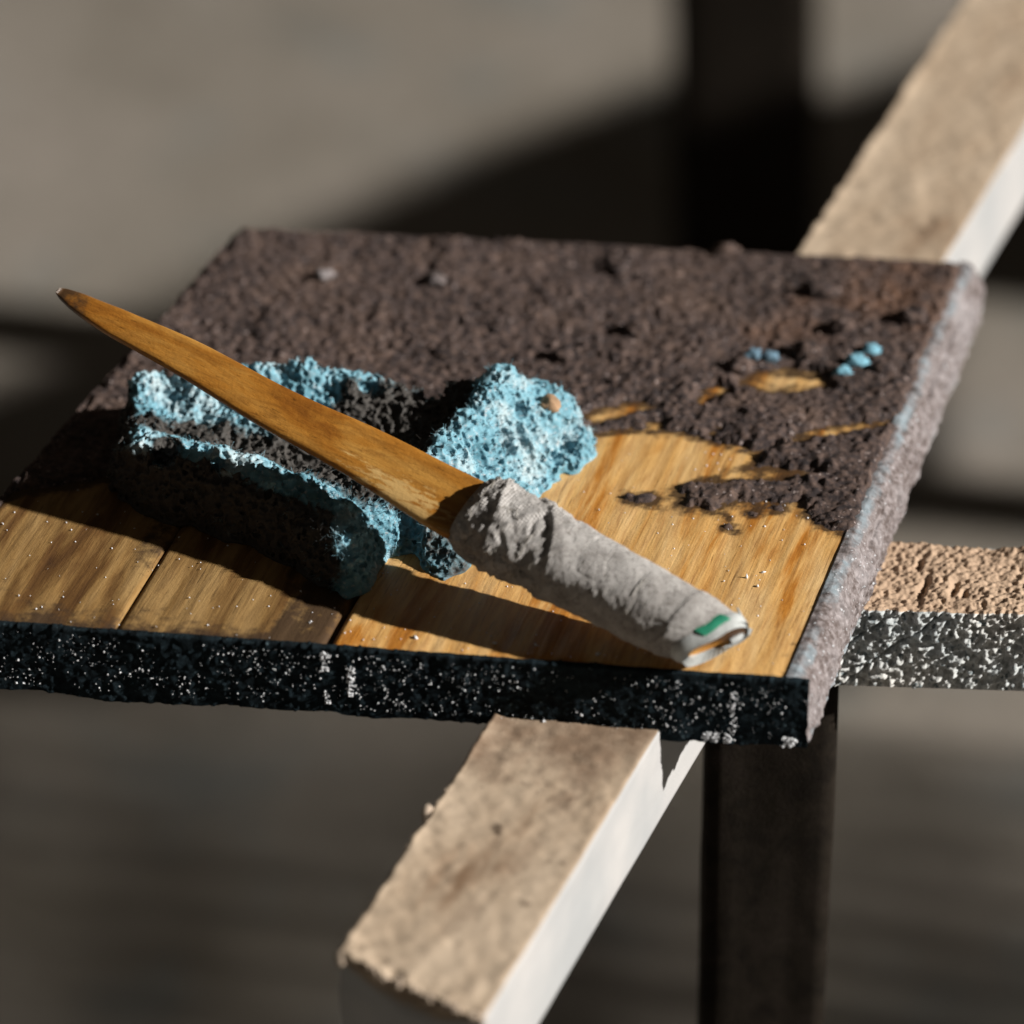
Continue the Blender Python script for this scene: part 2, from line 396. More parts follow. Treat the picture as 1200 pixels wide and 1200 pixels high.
def lump(name, c, rad, m, parent, seed, squash=(1, 1, .7), sub=4, amp=.35, freq=2.2):
    bm = bmesh.new(); bmesh.ops.create_icosphere(bm, subdivisions=sub, radius=1)
    co = np.array([v.co[:] for v in bm.verts])
    d = 1+amp*fbm(co[:, 0]*freq+seed*3.3, co[:, 1]*freq, co[:, 2]*freq, 4)*1.6
    co = co*d[:, None]*np.array(squash)*rad+np.asarray(c)
    for v, q in zip(bm.verts, co): v.co = q
    me = bpy.data.meshes.new(name); bm.to_mesh(me); bm.free()
    return link_obj(name, me, m, parent)
for i, (px, py, rr, m) in enumerate([(1003, 432, .0030, M_blue), (1020, 417, .0024, M_blue), (988, 443, .0022, M_blue), (882, 424, .0026, M_blue2), (902, 426, .0022, M_blue2),
                                     (868, 436, .0034, M_crust), (945, 420, .0042, M_crust), (1068, 380, .0040, M_crust), (960, 350, .0045, M_crust), (512, 336, .0026, M_side), (380, 330, .0026, M_side), (725, 324, .0030, M_crust), (850, 302, .0035, M_crust),
                                     (745, 395, .0036, M_crust), (660, 425, .0030, M_crust), (985, 392, .0036, M_crust), (1035, 440, .003, M_crust)]):
    lump('plaster_lump', P(px, py)+[0, 0, .0022], rr, m, crust_o, i, (1.15, .95, .8), 3, .5, 2.8)

# ------------------------------------------------------------------ sponge (porous solid meshed from a density field)
def sponge_mesh():
    h = .00047
    # heights over the footprint: (photo pixel of the foot point, height in mm)
    ctl = [(148, 575, 20), (200, 588, 22), (250, 603, 22), (300, 620, 22), (350, 640, 22), (390, 664, 21), (405, 685, 18), (440, 660, 14), (480, 664, 6), (510, 672, 6), (548, 662, 5),
           (500, 618, 25), (520, 600, 27), (545, 572, 28), (570, 548, 29), (592, 528, 30), (612, 600, 3), (640, 575, 3), (672, 548, 4), (702, 524, 5), (575, 590, 12), (610, 560, 14), (645, 530, 17), (640, 512, 20),
           (450, 610, 15), (400, 565, 13), (500, 565, 15), (350, 590, 14), (280, 570, 14), (530, 545, 18), (450, 560, 13), (450, 640, 15), (420, 620, 16), (500, 645, 13), (545, 630, 14), (560, 640, 9),
           (300, 502, 25), (360, 500, 26), (420, 508, 24), (480, 516, 21), (540, 518, 23), (240, 506, 26), (170, 508, 27), (320, 525, 19), (380, 530, 17), (200, 530, 17), (165, 548, 19), (250, 540, 16), (230, 560, 16)]
    cp = np.array([[*P(x, y)[:2], z*.001] for x, y, z in ctl])
    foot = PO([(128, 575), (140, 535), (135, 508), (240, 492), (330, 488), (440, 496), (540, 506), (620, 495), (672, 500), (712, 522), (670, 556), (610, 606), (560, 640), (556, 668), (520, 684), (498, 672), (480, 652), (462, 655), (432, 692), (408, 702), (385, 690), (330, 660), (240, 625), (165, 602)])
    fx = [q[0] for q in foot]; fy = [q[1] for q in foot]
    xs = np.arange(min(fx)-.004, max(fx)+.004, h); ys = np.arange(min(fy)-.004, max(fy)+.004, h); zs = np.arange(-.0015, .0375, h)
    X, Y = np.meshgrid(xs, ys, indexing='ij')
    D2 = (X[..., None]-cp[:, 0])**2+(Y[..., None]-cp[:, 1])**2
    Wt = 1/(D2+.003**2)**1.7
    H = (Wt*cp[:, 2]).sum(-1)/Wt.sum(-1)
    fd2 = poly_sd(X, Y, foot)
    # notch between the front right corner and the torn flap
    notch = PO([(462, 600), (500, 640), (485, 668), (470, 655), (455, 625)])
    H = H-.007*sstep(-.002, .003, poly_sd(X, Y, notch))
    H = H+.0016*fbm(X*70, Y*70, 2, 3)+.0012*fbm(X*40, Y*160, 5, 2)
    fd2 = fd2+.0022*fbm(X*60, Y*60, 9, 3)
    Z = zs[None, None, :]
    X3, Y3 = X[..., None], Y[..., None]
    n3 = fbm(X3*190, Y3*190, Z*190, 3)
    a = (Z-H[..., None])*.85; b = -(fd2[..., None])+np.clip(Z-.005, 0, 1)*.22; c = -(Z+.0003)
    # smooth max of top and side
    k = .008; hh = np.clip(.5+.5*(a-b)/k, 0, 1); sd = b*(1-hh)+a*hh+k*hh*(1-hh)
    sd = np.maximum(sd, c)+.0013*n3
    sd = sd.astype(np.float32)
    # pores
    rr = np.random.default_rng(11)
    def carve(p, rad, k=.0004):
        lo = np.floor((p-rad-2*h-[xs[0], ys[0], zs[0]])/h).astype(int); hi = np.ceil((p+rad+2*h-[xs[0], ys[0], zs[0]])/h).astype(int)+1
        lo = np.maximum(lo, 0); hi = np.minimum(hi, sd.shape)
        if (hi <= lo).any(): return
        g = sd[lo[0]:hi[0], lo[1]:hi[1], lo[2]:hi[2]]
        dx = xs[lo[0]:hi[0]][:, None, None]-p[0]; dy = ys[lo[1]:hi[1]][None, :, None]-p[1]; dz = zs[lo[2]:hi[2]][None, None, :]-p[2]
        d = rad-np.sqrt(dx*dx+dy*dy+dz*dz)
        np.maximum(g, d, out=g)
    def surf(px, py):
        for z in np.arange(.036, 0, -.0003):
            p = P(px, py, z); i = np.round((p-[xs[0], ys[0], zs[0]])/h).astype(int)
            if (i >= 0).all() and (i < sd.shape).all() and sd[tuple(i)] < 0: return p
        return P(px, py, .005)
    for px, py, rd in ((193, 528, .0050), (196, 520, .0044), (190, 534, .0040), (674, 502, .0032), (664, 520, .0030), (652, 537, .0026), (686, 494, .0022), (592, 516, .0026), (432, 452, .0040), (490, 455, .0045), (508, 458, .0040), (560, 560, .0018), (610, 480, .0018), (540, 530, .0016), (330, 555, .0022), (255, 545, .0022)):
        p = surf(px, py)
        for q in range(3): carve(p+FWD*rd*.55*q+rr.normal(0, rd*.18, 3), rd*(1-.12*q)*.92)
    shell = np.argwhere((np.abs(sd) < .0008))
    base = shell[rr.permutation(len(shell))]
    for i, q in enumerate(base[:30000]):
        p = np.array([xs[q[0]], ys[q[1]], zs[q[2]]])+rr.normal(0, .0003, 3)
        if p[2] < .001: continue
        rad = rr.uniform(.0005, .00105) if i > 900 else rr.uniform(.0011, .0020)
        carve(p, rad)
    for px, py, z, rd in ((500, 636, .012, .0060), (480, 638, .012, .0046), (508, 660, .0085, .0034), (525, 652, .011, .0042)): carve(P(px, py, z), rd)
    # ---- surface nets
    s = sd < 0
    nx, ny, nz = sd.shape
    cnt = np.zeros((nx-1, ny-1, nz-1), np.int8)
    for dx in (0, 1):
        for dy in (0, 1):
            for dz in (0, 1): cnt += s[dx:nx-1+dx, dy:ny-1+dy, dz:nz-1+dz]
    act = (cnt > 0) & (cnt < 8)
    idx = np.full(act.shape, -1, np.int64); cells = np.argwhere(act); idx[act] = np.arange(len(cells))
    acc = np.zeros((len(cells), 3)); num = np.zeros(len(cells))
    cor = [(0, 0, 0), (1, 0, 0), (0, 1, 0), (1, 1, 0), (0, 0, 1), (1, 0, 1), (0, 1, 1), (1, 1, 1)]
    vals = [sd[cells[:, 0]+c0, cells[:, 1]+c1, cells[:, 2]+c2] for c0, c1, c2 in cor]
    for i in range(8):
        for j in range(i+1, 8):
            if sum(abs(cor[i][t]-cor[j][t]) for t in range(3)) != 1: continue
            m_ = (vals[i] < 0) != (vals[j] < 0)
            t = vals[i][m_]/(vals[i][m_]-vals[j][m_])
            acc[m_] += np.array(cor[i])+(np.array(cor[j])-np.array(cor[i]))*t[:, None]; num[m_] += 1
    V = (cells+acc/num[:, None])*h+np.array([xs[0], ys[0], zs[0]])
    Fs = []
    for ax in range(3):
        sl0 = [slice(None)]*3; sl1 = [slice(None)]*3
        sl0[ax] = slice(0, -1); sl1[ax] = slice(1, None)
        e0 = s[tuple(sl0)]; e1 = s[tuple(sl1)]
        E = np.argwhere(e0 != e1)
        b1, b2 = (ax+1) % 3, (ax+2) % 3
        E = E[(E[:, b1] > 0) & (E[:, b2] > 0) & (E[:, b1] < sd.shape[b1]-1) & (E[:, b2] < sd.shape[b2]-1)]
        q = []
        for o1, o2 in ((-1, -1), (0, -1), (0, 0), (-1, 0)):
            c_ = E.copy(); c_[:, b1] += o1; c_[:, b2] += o2; q.append(idx[c_[:, 0], c_[:, 1], c_[:, 2]])
        q = np.stack(q, -1); inside0 = e0[E[:, 0], E[:, 1], E[:, 2]]
        q[~inside0] = q[~inside0][:, ::-1]
        Fs.append(q)
    F = np.concatenate(Fs); F = F[(F >= 0).all(1)]
    # grime, with the shade of hollow and front put into the colour
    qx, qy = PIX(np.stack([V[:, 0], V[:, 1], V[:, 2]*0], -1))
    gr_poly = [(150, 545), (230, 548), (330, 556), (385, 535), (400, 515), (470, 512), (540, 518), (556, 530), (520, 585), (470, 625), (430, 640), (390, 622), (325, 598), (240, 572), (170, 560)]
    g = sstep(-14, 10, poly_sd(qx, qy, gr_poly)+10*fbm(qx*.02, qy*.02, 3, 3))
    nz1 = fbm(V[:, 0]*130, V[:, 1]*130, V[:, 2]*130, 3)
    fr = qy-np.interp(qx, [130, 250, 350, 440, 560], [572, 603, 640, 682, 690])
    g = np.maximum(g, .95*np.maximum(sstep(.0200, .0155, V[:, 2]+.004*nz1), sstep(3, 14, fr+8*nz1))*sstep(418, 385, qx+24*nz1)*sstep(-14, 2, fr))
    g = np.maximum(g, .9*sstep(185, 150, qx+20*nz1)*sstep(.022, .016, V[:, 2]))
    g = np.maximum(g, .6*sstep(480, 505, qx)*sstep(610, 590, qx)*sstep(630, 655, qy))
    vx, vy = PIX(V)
    g = np.maximum(g, .95*np.exp(-((vx-193)/22)**4-((vy-530)/24)**4)*(vy > 512))  # shade inside the front hole painted into the colour
    return mesh_np('foam', V, F, {'grime_shade': g})
def sponge_mat():
    m, nt, b = mat('blue_foam'); n = N(nt); v = n.tc.outputs['Object']
    f = n.noise(v, 70, 4, .6); g = n.noise(v, 700, 3, .6)
    c = n.ramp(f, [(.32, (.075, .20, .26)), (.52, (.15, .32, .40)), (.68, (.33, .43, .47))])
    c = n.mix(n.ramp(g, [(.55, (0,)*3), (.75, (.7,)*3)]), c, (.48, .47, .48))
    d = n.mathn('ADD', n.attr('grime_shade'), n.mathn('MULTIPLY', n.mathn('SUBTRACT', n.noise(v, 130, 5, .65), .5), 1.4))
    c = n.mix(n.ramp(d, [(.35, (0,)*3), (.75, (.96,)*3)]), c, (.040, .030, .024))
    n.lk(c, b.inputs['Base Color']); b.inputs['Roughness'].default_value = .75
    b.inputs['Specular IOR Level'].default_value = .3
    return m
sponge = thing('sponge', 'flattened grimy blue sponge with a raised right end, under the wrapped stick', 'sponge', tuple(P(420, 600)))
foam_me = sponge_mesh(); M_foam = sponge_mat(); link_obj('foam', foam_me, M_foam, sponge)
def fibres(nf):
    r = np.random.default_rng(31); k = len(foam_me.vertices)
    co = np.empty(k*3, np.float32); foam_me.vertices.foreach_get('co', co); co = co.reshape(-1, 3)
    no = np.empty(k*3, np.float32); foam_me.vertices.foreach_get('normal', no); no = no.reshape(-1, 3)
    gr = np.empty(k, np.float32); foam_me.attributes['grime_shade'].data.foreach_get('value', gr)
    px, py = PIX(co)
    wgt = .15+1.0*np.exp(-((px-430)/70)**2-((py-620)/60)**2)+.6*np.exp(-((px-600)/70)**2-((py-520)/60)**2)
    wgt[co[:, 2] < .001] = 0; i = r.choice(k, nf, p=wgt/wgt.sum())
    p = co[i]; d = no[i]+r.normal(0, .8, (nf, 3)); d /= np.linalg.norm(d, axis=1)[:, None]
    b = np.cross(d, r.normal(0, 1, (nf, 3))); b /= np.linalg.norm(b, axis=1)[:, None]; c = np.cross(d, b)
    L = r.uniform(.0006, .0022, nf)[:, None]; bend = r.normal(0, .4, (nf, 3))
    V = []; F = []
    for s in range(4):
        a = s/3; q = p-d*.0003+d*L*a+bend*L*a*a; rad = .00009*(1-.6*a)
        for th in (0, 2.1, 4.2): V.append(q+(b*math.cos(th)+c*math.sin(th))*rad)
    V = np.stack(V, 1); base = (np.arange(nf)*12)[:, None, None]
    f = np.array([[s*3+j, s*3+(j+1) % 3, s*3+3+(j+1) % 3, s*3+3+j] for s in range(3) for j in range(3)])
    me = mesh_np('fibre', V.reshape(-1, 3), (base+f[None]).reshape(-1, 4), {'grime_shade': np.repeat(gr[i]*.8, 12)})
    o = link_obj('fibre', me, M_foam, sponge); o['kind'] = 'stuff'
fibres(8000)
lump('plaster_crumb', P(644, 474, .0165), .0034, plain('tan_crumb', (.30, .19, .11), .9), sponge, 3, (1, 1, .8), 3)

# ------------------------------------------------------------------ stick with cloth grip
E_ = P(838, 752, .0105); T_ = P(68, 341, .056)
ax = (E_-T_); SL = np.linalg.norm(ax); ax /= SL
side = np.cross(ax, [0, 0, 1.]); side /= np.linalg.norm(side)     # towards the viewer
upn = np.cross(side, ax)
TILT = math.radians(24)
s_t = side*math.cos(TILT)-upn*math.sin(TILT)      # width direction of the flat blade, viewer edge lower
u_t = np.cross(s_t, ax)
def loft(stations, sect, n):
    """stations: list of centre, half width, half thickness; sect(k) unit superellipse"""
    V = []
    for c, hw, ht in stations:
        for k in range(n):
            th = 2*math.pi*k/n; cx, sy = math.cos(th), math.sin(th)
            e = sect
            V.append(c+s_t*hw*math.copysign(abs(cx)**e, cx)+u_t*ht*math.copysign(abs(sy)**e, sy))
    F = [list(r) for r in grid_faces(len(stations), n, None, True)]
    return V, F
stick = thing('wooden_stick', 'flat orange bamboo stick with grey cloth-wrapped grip, propped on the sponge', 'stick', tuple(P(838, 775)))
J = .655  # where the grip starts along the stick
stn = []
for t in np.linspace(0, .80, 90):
    hw = np.interp(t, [0, .008, .03, .09, .2, .4, .6, .66, .8], [.0010, .0018, .0030, .0046, .0060, .0076, .0100, .0106, .0106])
    ht = np.interp(t, [0, .01, .06, .3, .66, .8], [.0006, .0010, .0014, .0017, .0021, .0021])
    bow = .0010*math.sin(t*9)
    stn.append((T_+ax*SL*t+u_t*bow*.3+s_t*.0004*math.sin(t*23), hw, ht))
V, F = loft(stn, .45, 28)
nb = len(V); V.append(stn[0][0]-ax*.0006); V.append(stn[-1][0])
F3 = [(nb, (k+1) % 28, k) for k in range(28)]
me = bpy.data.meshes.new('blade'); me.from_pydata([tuple(v) for v in V], [], [tuple(f) for f in F]+F3); me.update()
tt = ((np.array(V)-T_)@ax)/SL
at = me.attributes.new('dirt', 'FLOAT', 'POINT'); at.data.foreach_set('value', (1.5*np.exp(-np.clip(tt, 0, 1)/.03)+.30*(fbm(tt*55, np.array(V)@s_t*260, 3, 3))+.35*np.exp(-abs(tt-.655)/.03)+.1).astype(np.float32))
bang = math.atan2(ax[1], ax[0])
cc = ((np.array(V)-T_-ax*(SL*tt)[:, None])@s_t)
at = me.attributes.new('pale', 'FLOAT', 'POINT'); at.data.foreach_set('value', (np.exp(-((tt-.56)/.10)**2)*.75*sstep(-.002, .004, cc)).astype(np.float32))
BL = [(.10, .034, .006), (.23, .085, .011), (.32, .135, .020), (.42, .22, .05)]
M_blade = wood_mat('bamboo', bang, BL, wet=.38, sc_=1.1, pale=True)
link_obj('blade', me, M_blade, stick)

# cloth grip
def grip():
    nu, nv = 520, 260
    t = np.linspace(0, 1, nu)[:, None]; th = np.linspace(0, 2*math.pi, nv, endpoint=False)[None, :]
    S = J*SL-.004+t*(SL*(1.0-J)+.0005)
    hw = np.interp(t[:, 0], [0, .03, .10, .22, .4, .6, .8, .93, 1], [.0102, .0112, .0118, .0117, .0116, .0115, .0112, .0104, .0094])[:, None]
    ht = np.interp(t[:, 0], [0, .03, .10, .22, .4, .6, .8, .93, 1], [.0054, .0076, .0092, .0098, .0102, .0104, .0102, .0092, .0076])[:, None]
    e = .92
    cx, sy = np.cos(th), np.sin(th)
    ox = np.sign(cx)*np.abs(cx)**e; oy = np.sign(sy)*np.abs(sy)**e
    arc = S*1000; ph = th
    # folds: spiral creases, deep near the start of the wrapping
    w1 = fbm(arc*.16+ph*1.3, np.cos(ph)*1.4+3, np.sin(ph)*1.4, 3)
    crease = -np.exp(-(fbm(arc*.10-np.sin(ph)*.8, np.cos(ph)*1.0+7, np.sin(ph)*1.0, 2)/.07)**2)
    fin = fbm(arc*.55, np.cos(ph)*4, np.sin(ph)*4, 3)
    amt = np.interp(t[:, 0], [0, .2, .42, 1], [1.3, 1.0, .30, .22])[:, None]
    r = amt*(.0016*w1+.0007*crease)+.00022*fin
    ridge = 1-np.abs(fbm(arc*.13+np.cos(ph)*1.1, np.sin(ph)*1.5, 4.4, 3))*3
    r = r+.0011*np.clip(ridge, 0, 1)*np.interp(t[:, 0], [0, .05, .30, .5, 1], [.6, 1, 1, .15, .1])[:, None]
    # overlapping edge of the cloth running round the grip
    for t0, slope, hgt in ((.10, .07, .0010), (.30, .12, .0010), (.90, .012, .0005)):
        edge = t-(t0+slope*np.sin(ph+1.0)+.012*fbm(ph*1.2, t0*40, 2, 2))
        r = r+hgt*sstep(-.020, .006, edge)*np.exp(-np.clip(edge, 0, 1)/.10)
    r = r*sstep(0, .012, t+.004)
    C = T_+ax*S[..., None]
    W = C+s_t*((hw+r)*ox)[..., None]+u_t*((ht+r)*oy)[..., None]-u_t*.0002
    # oblique end: the viewer side runs shorter
    W = W+ax*(np.clip((t-.8)/.2, 0, 1)*(-.0050*cx+.0015*sy))[..., None]
    V = W.reshape(-1, 3); F = grid_faces(nu, nv, None, True)
    me = mesh_np('cloth_grip', V, F, {'along': np.broadcast_to(S*1000, W.shape[:2]), 'around': np.broadcast_to(np.sin(th*.5)*40, W.shape[:2])})
    return me, W
M_cl, nt, b = mat('grey_cloth'); n = N(nt)
al, ar = n.attr('along'), n.attr('around')
def wv(x, k, off=0):
    return n.mathn('SINE', n.mathn('MULTIPLY', x, k))
weave = n.mathn('ADD', wv(al, 7.5), wv(ar, 7.5))
ob = n.tc.outputs['Object']
f = n.noise(ob, 130, 4, .6); g = n.noise(ob, 1100, 3, .6)
c = n.ramp(f, [(.3, (.25, .235, .225)), (.5, (.39, .375, .365)), (.7, (.48, .465, .455))])
c = n.mix(n.ramp(g, [(.34, (.7,)*3), (.46, (0,)*3)]), c, (.10, .085, .07))
n.lk(c, b.inputs['Base Color']); b.inputs['Roughness'].default_value = .95; b.inputs['Specular IOR Level'].default_value = .15
b.inputs['Sheen Weight'].default_value = .15
n.lk(n.bump(n.noise(ob, 1000, 4, .7), .45, .0007, n.bump(weave, .7, .0002)), b.inputs['Normal'])
gme, GW = grip()
gripo = link_obj('cloth_grip', gme, M_cl, stick)

# end of the grip: rolled tape, green band, wooden core, pale torn strip
M_tape = plain('white_tape', (.36, .38, .38), .7); M_green = plain('green_tape', (.02, .22, .13), .5); M_core = wood_mat('core_wood', bang, BL, dirt=False)
def end_ring(name, t_off, r0, r1, length, m, th0=0, th1=2*math.pi, parent=None, cap=False, slope=-.0050):
    nu, nv = 14, 72
    V = []; full = abs(th1-th0-2*math.pi) < 1e-6
    ths = np.linspace(th0, th1, nv, endpoint=not full)
    for i in range(nu):
        a = i/(nu-1); k = r0+(r1-r0)*a+.05*math.sin(a*math.pi)
        for th in ths:
            cx, sy = math.cos(th), math.sin(th)
            wob = 1+.03*math.sin(3*th+a*2)
            V.append(T_+ax*(SL+t_off+length*a+slope*cx+.0015*sy)+s_t*.0096*k*wob*math.copysign(abs(cx)**.8, cx)+u_t*.0078*k*wob*math.copysign(abs(sy)**.8, sy)-u_t*.0002)
    F = [tuple(q) for q in grid_faces(nu, nv, None, full)]
    if cap:
        for base in (nu-1,): F.append(tuple(base*nv+k for k in range(nv)))
    me = bpy.data.meshes.new(name); me.from_pydata([tuple(v) for v in V], [], F); me.update()
    return link_obj(name, me, m, parent or stick)
end_ring('tape_roll', -.0040, 1.0, .93, .0046, M_tape)
end_ring('tape_roll', -.0030, .86, .80, .0042, M_tape)
end_ring('core', -.004, .76, .74, .0046, M_core, cap=True)
end_ring('green_band', -.0046, 1.05, 1.03, .0038, M_green, math.radians(74), math.radians(112))
# torn strip hanging over the lower half of the cut end
def EP(r_, th, off): 
    cx, sy = math.cos(th), math.sin(th)
    return T_+ax*(SL+off-.0050*cx+.0015*sy)+s_t*.0096*r_*cx+u_t*.0078*r_*sy
V = []; F = []; nn = 18
for i in range(nn):
    th = math.radians(-8-158*i/(nn-1)); k = math.sin(math.pi*i/(nn-1))
    for r_, off in ((1.04, .0006), (1.06, .0016), (.80-.42*k, .0022), (.80-.42*k, .0012)): V.append(EP(r_, th, off))
for i in range(nn-1):
    for k in range(4): F.append((i*4+k, i*4+(k+1) % 4, i*4+4+(k+1) % 4, i*4+4+k))
F += [(0, 1, 2, 3), tuple(len(V)-1-k for k in range(4))]
me = bpy.data.meshes.new('torn_strip'); me.from_pydata([tuple(v) for v in V], [], F); me.update(); link_obj('torn_strip', me, M_tape, stick, smooth=False)
tp = [P(856, 752, .010), P(866, 746, .0108), P(871, 737, .0118), P(870, 726, .013), P(864, 712, .0144)]
V, F = tube(tp, [.0010, .0012, .0010, .0007, .0002], 8)
link_obj('loose_thread', mesh_np('loose_thread', V, F), M_tape, gripo)
# frayed threads near the start of the wrapping
M_thr = plain('pale_thread', (.34, .32, .29), .9)
def gpt(t, th, off=.0002):
    i = int(t*519); k = int((th/(2*math.pi) % 1)*260) % 260
    p = GW[i, k]; c0 = GW[i].mean(0); d = (p-c0)/np.linalg.norm(p-c0); return p+d*off
rr = random.Random(5)
for j in range(26):
    t0 = rr.choice((.06, .1, .18, .2, .22, .3, .36, .36, .5, .75)); th0 = rr.uniform(.1, 2.6); dt = rr.uniform(-.05, .05); dth = rr.uniform(-.5, .5)
    path = [gpt(min(.99, max(.01, t0+dt*k/5)), th0+dth*k/5+.1*math.sin(k), .0001+.0007*math.sin(k/5*math.pi)*rr.random()) for k in range(6)]
    V, F = tube(path, [.00012]*6, 5)
    link_obj('thread', mesh_np('thread', V, F), M_thr, gripo)

# ------------------------------------------------------------------ beams
def beam_mesh(name, tl0, tr0, tl1, tr1, hgt, disp_fn, step, ragged=None):
    """prism between near section (tl0,tr0) and far section (tl1,tr1); dense skin pushed out by disp_fn(pos, normal)"""
    w0 = np.linalg.norm(tr0-tl0); L = np.linalg.norm(tl1-tl0)
    nl = int(L/step); loop = []
    nw = max(3, int(w0/step)); nh = max(3, int(hgt/step))
    for i in range(nw): loop.append((i/nw, 0, 0, 1))
    for i in range(nh): loop.append((1, -i/nh, 1, 0))
    for i in range(max(3, nw//3)): loop.append((1-i/max(3, nw//3), -1, 0, -1))
    for i in range(max(3, nh//1)): loop.append((0, -1+i/nh, -1, 0))
    loop = np.array(loop); nv = len(loop)
    u = np.linspace(0, 1, nl+1)[:, None, None]
    tl = tl0*(1-u)+tl1*u; tr = tr0*(1-u)+tr1*u
    a = loop[None, :, 0:1]; z = loop[None, :, 1:2]*hgt
    W = tl*(1-a)+tr*a; W = W+np.array([0, 0, 1.])*z
    sdv = (tr0-tl0)/w0
    nr = sdv*loop[None, :, 2:3]+np.array([0, 0, 1.])*loop[None, :, 3:4]
    # soften corners
    W = W+nr*disp_fn(W, loop, np.broadcast_to(u[..., 0], W.shape[:2]))[..., None]
    V = W.reshape(-1, 3); F = grid_faces(nl+1, nv, None, True)
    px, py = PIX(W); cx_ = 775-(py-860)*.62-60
    brown = .75*sstep(975, 860, py)*sstep(300, 800, py)+.5*np.exp(-((px-(cx_-30-30*np.sin(py*.012)))/26)**2)*sstep(830, 900, py)*sstep(1190, 1060, py)  # browner near the board's front edge and along a streak
    if name != 'timber' or hgt < .03: brown = brown*0
    me = mesh_np(name, V, F[:, ::-1], {'brown': brown, 'face': np.broadcast_to(loop[None, :, 3], W.shape[:2]), 'across': np.broadcast_to(loop[None, :, 0], W.shape[:2]), 'run': np.broadcast_to(u[..., 0], W.shape[:2])})
    bm = bmesh.new(); bm.from_mesh(me); bm.verts.ensure_lookup_table()
    # end caps as dense fans
    vl = list(bm.verts)
    for base in (0, nl*nv):
        c = bm.verts.new(W.reshape(-1, 3)[base:base+nv].mean(0))
        for k in range(nv): bm.faces.new((c, vl[base+k], vl[base+(k+1) % nv]))
    bmesh.ops.recalc_face_normals(bm, faces=bm.faces[:]); bm.to_mesh(me); bm.free()
    return me
# long beam running away under the board
tl0, tl1 = P(396, 1122, ZB), P(1160, -45, ZB); tr0, tr1 = P(566, 1200, ZB), P(1322, -46, ZB)
def d_long(W, loop, u):
    x, y, z = W[..., 0], W[..., 1], W[..., 2]
    top = (loop[None, :, 3] > 0)*1.; left = (loop[None, :, 2] < 0)*1.
    d = top*(.00045*fbm(x*320, y*320, 2, 4)+.0010*np.clip(fbm(x*90, y*90, 5, 3), 0, 1)+.0004)+left*(.0012*fbm(x*300, y*300, z*300, 3)+.001*fbm(x*60, y*60, z*60, 2))
    edge = top*np.exp(-loop[None, :, 0]/.05)
    d = d+edge*(.0014*fbm(x*160, y*160, 8, 3)+.0008)
    d = d+top*np.exp(-u/.010)*(.0022*fbm(x*260, y*260, 4, 3)+.001)
    d = d+(1-top)*(1-left)*.0004*fbm(x*50, y*30, z*90, 3)
    return d
lb = thing('timber_beam', 'long sand-caked timber beam with a smooth white side, running away under the board', 'beam', tuple((tl0+tr1)/2-[0, 0, .031]))
def beam_mat(name, top_cols, side_cols, chunky=False, bang2=None):
    m, nt, b = mat(name); n = N(nt); v = n.tc.outputs['Object']
    f = n.noise(n.mapping((0, 0, -bang2), (1, 3.5, 3.5)) if bang2 is not None else v, 22, 4, .55); g = n.noise(v, 500, 4, .65)
    c1 = n.ramp(f, [(.24, top_cols[0]), (.40, top_cols[1]), (.68, top_cols[2])])
    c1 = n.mix(n.ramp(g, [(.26, (.7,)*3), (.36, (0,)*3)]), c1, tuple(x*.35 for x in top_cols[0]))
    spots = n.noise(v, 120, 3, .5)
    c1 = n.mix(n.ramp(spots, [(.27, (.8,)*3), (.34, (0,)*3)]), c1, tuple(x*.4 for x in top_cols[0]))
    st = n.mathn('ADD', n.attr('brown'), n.mathn('MULTIPLY', n.mathn('SUBTRACT', n.noise(v, 70, 5, .65), .5), 1.5))
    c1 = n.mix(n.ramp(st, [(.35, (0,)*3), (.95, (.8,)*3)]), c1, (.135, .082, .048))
    c2 = n.ramp(n.noise(v, 28, 3, .5), [(.35, side_cols[0]), (.65, side_cols[1])])
    if chunky: c2 = n.mix(n.ramp(g, [(.34, (.85,)*3), (.46, (0,)*3)]), c2, (.05, .09, .11))
    fac = n.ramp(n.attr('face'), [(.35, (0,)*3), (.65, (1,)*3)])
    c = n.mix(fac, c2, c1)
    n.lk(c, b.inputs['Base Color']); b.inputs['Roughness'].default_value = .8
    n.lk(n.bump(n.noise(v, 1300, 3, .6), .4 if chunky else .2, .0006), b.inputs['Normal'])
    return m, n, b
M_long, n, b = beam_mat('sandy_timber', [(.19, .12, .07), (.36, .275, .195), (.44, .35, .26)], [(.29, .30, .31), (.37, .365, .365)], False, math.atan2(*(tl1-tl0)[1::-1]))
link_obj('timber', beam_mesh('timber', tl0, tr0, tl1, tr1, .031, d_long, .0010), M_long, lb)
r = np.random.default_rng(21); pts = []; sz = []
for i in range(70):
    a = r.random()
    if r.random() < .6: p = tl0+(tr0-tl0)*a+np.array([0, 0, r.uniform(-.001, .0012)]); s_ = r.uniform(.0006, .0017)
    else: p = tl0+(tl1-tl0)*a*.30+np.array([0, 0, r.uniform(-.001, .001)]); s_ = r.uniform(.0005, .0013)
    pts.append(p); sz.append(s_)
pts.append(tl0+np.array([.001, -.001, 0])); sz.append(.0026); pts.append(P(500, 952, ZB)); sz.append(.0024)
o = grains('sand_clump', pts, sz, plain('sand_clump', (.40, .32, .25), .9), lb)

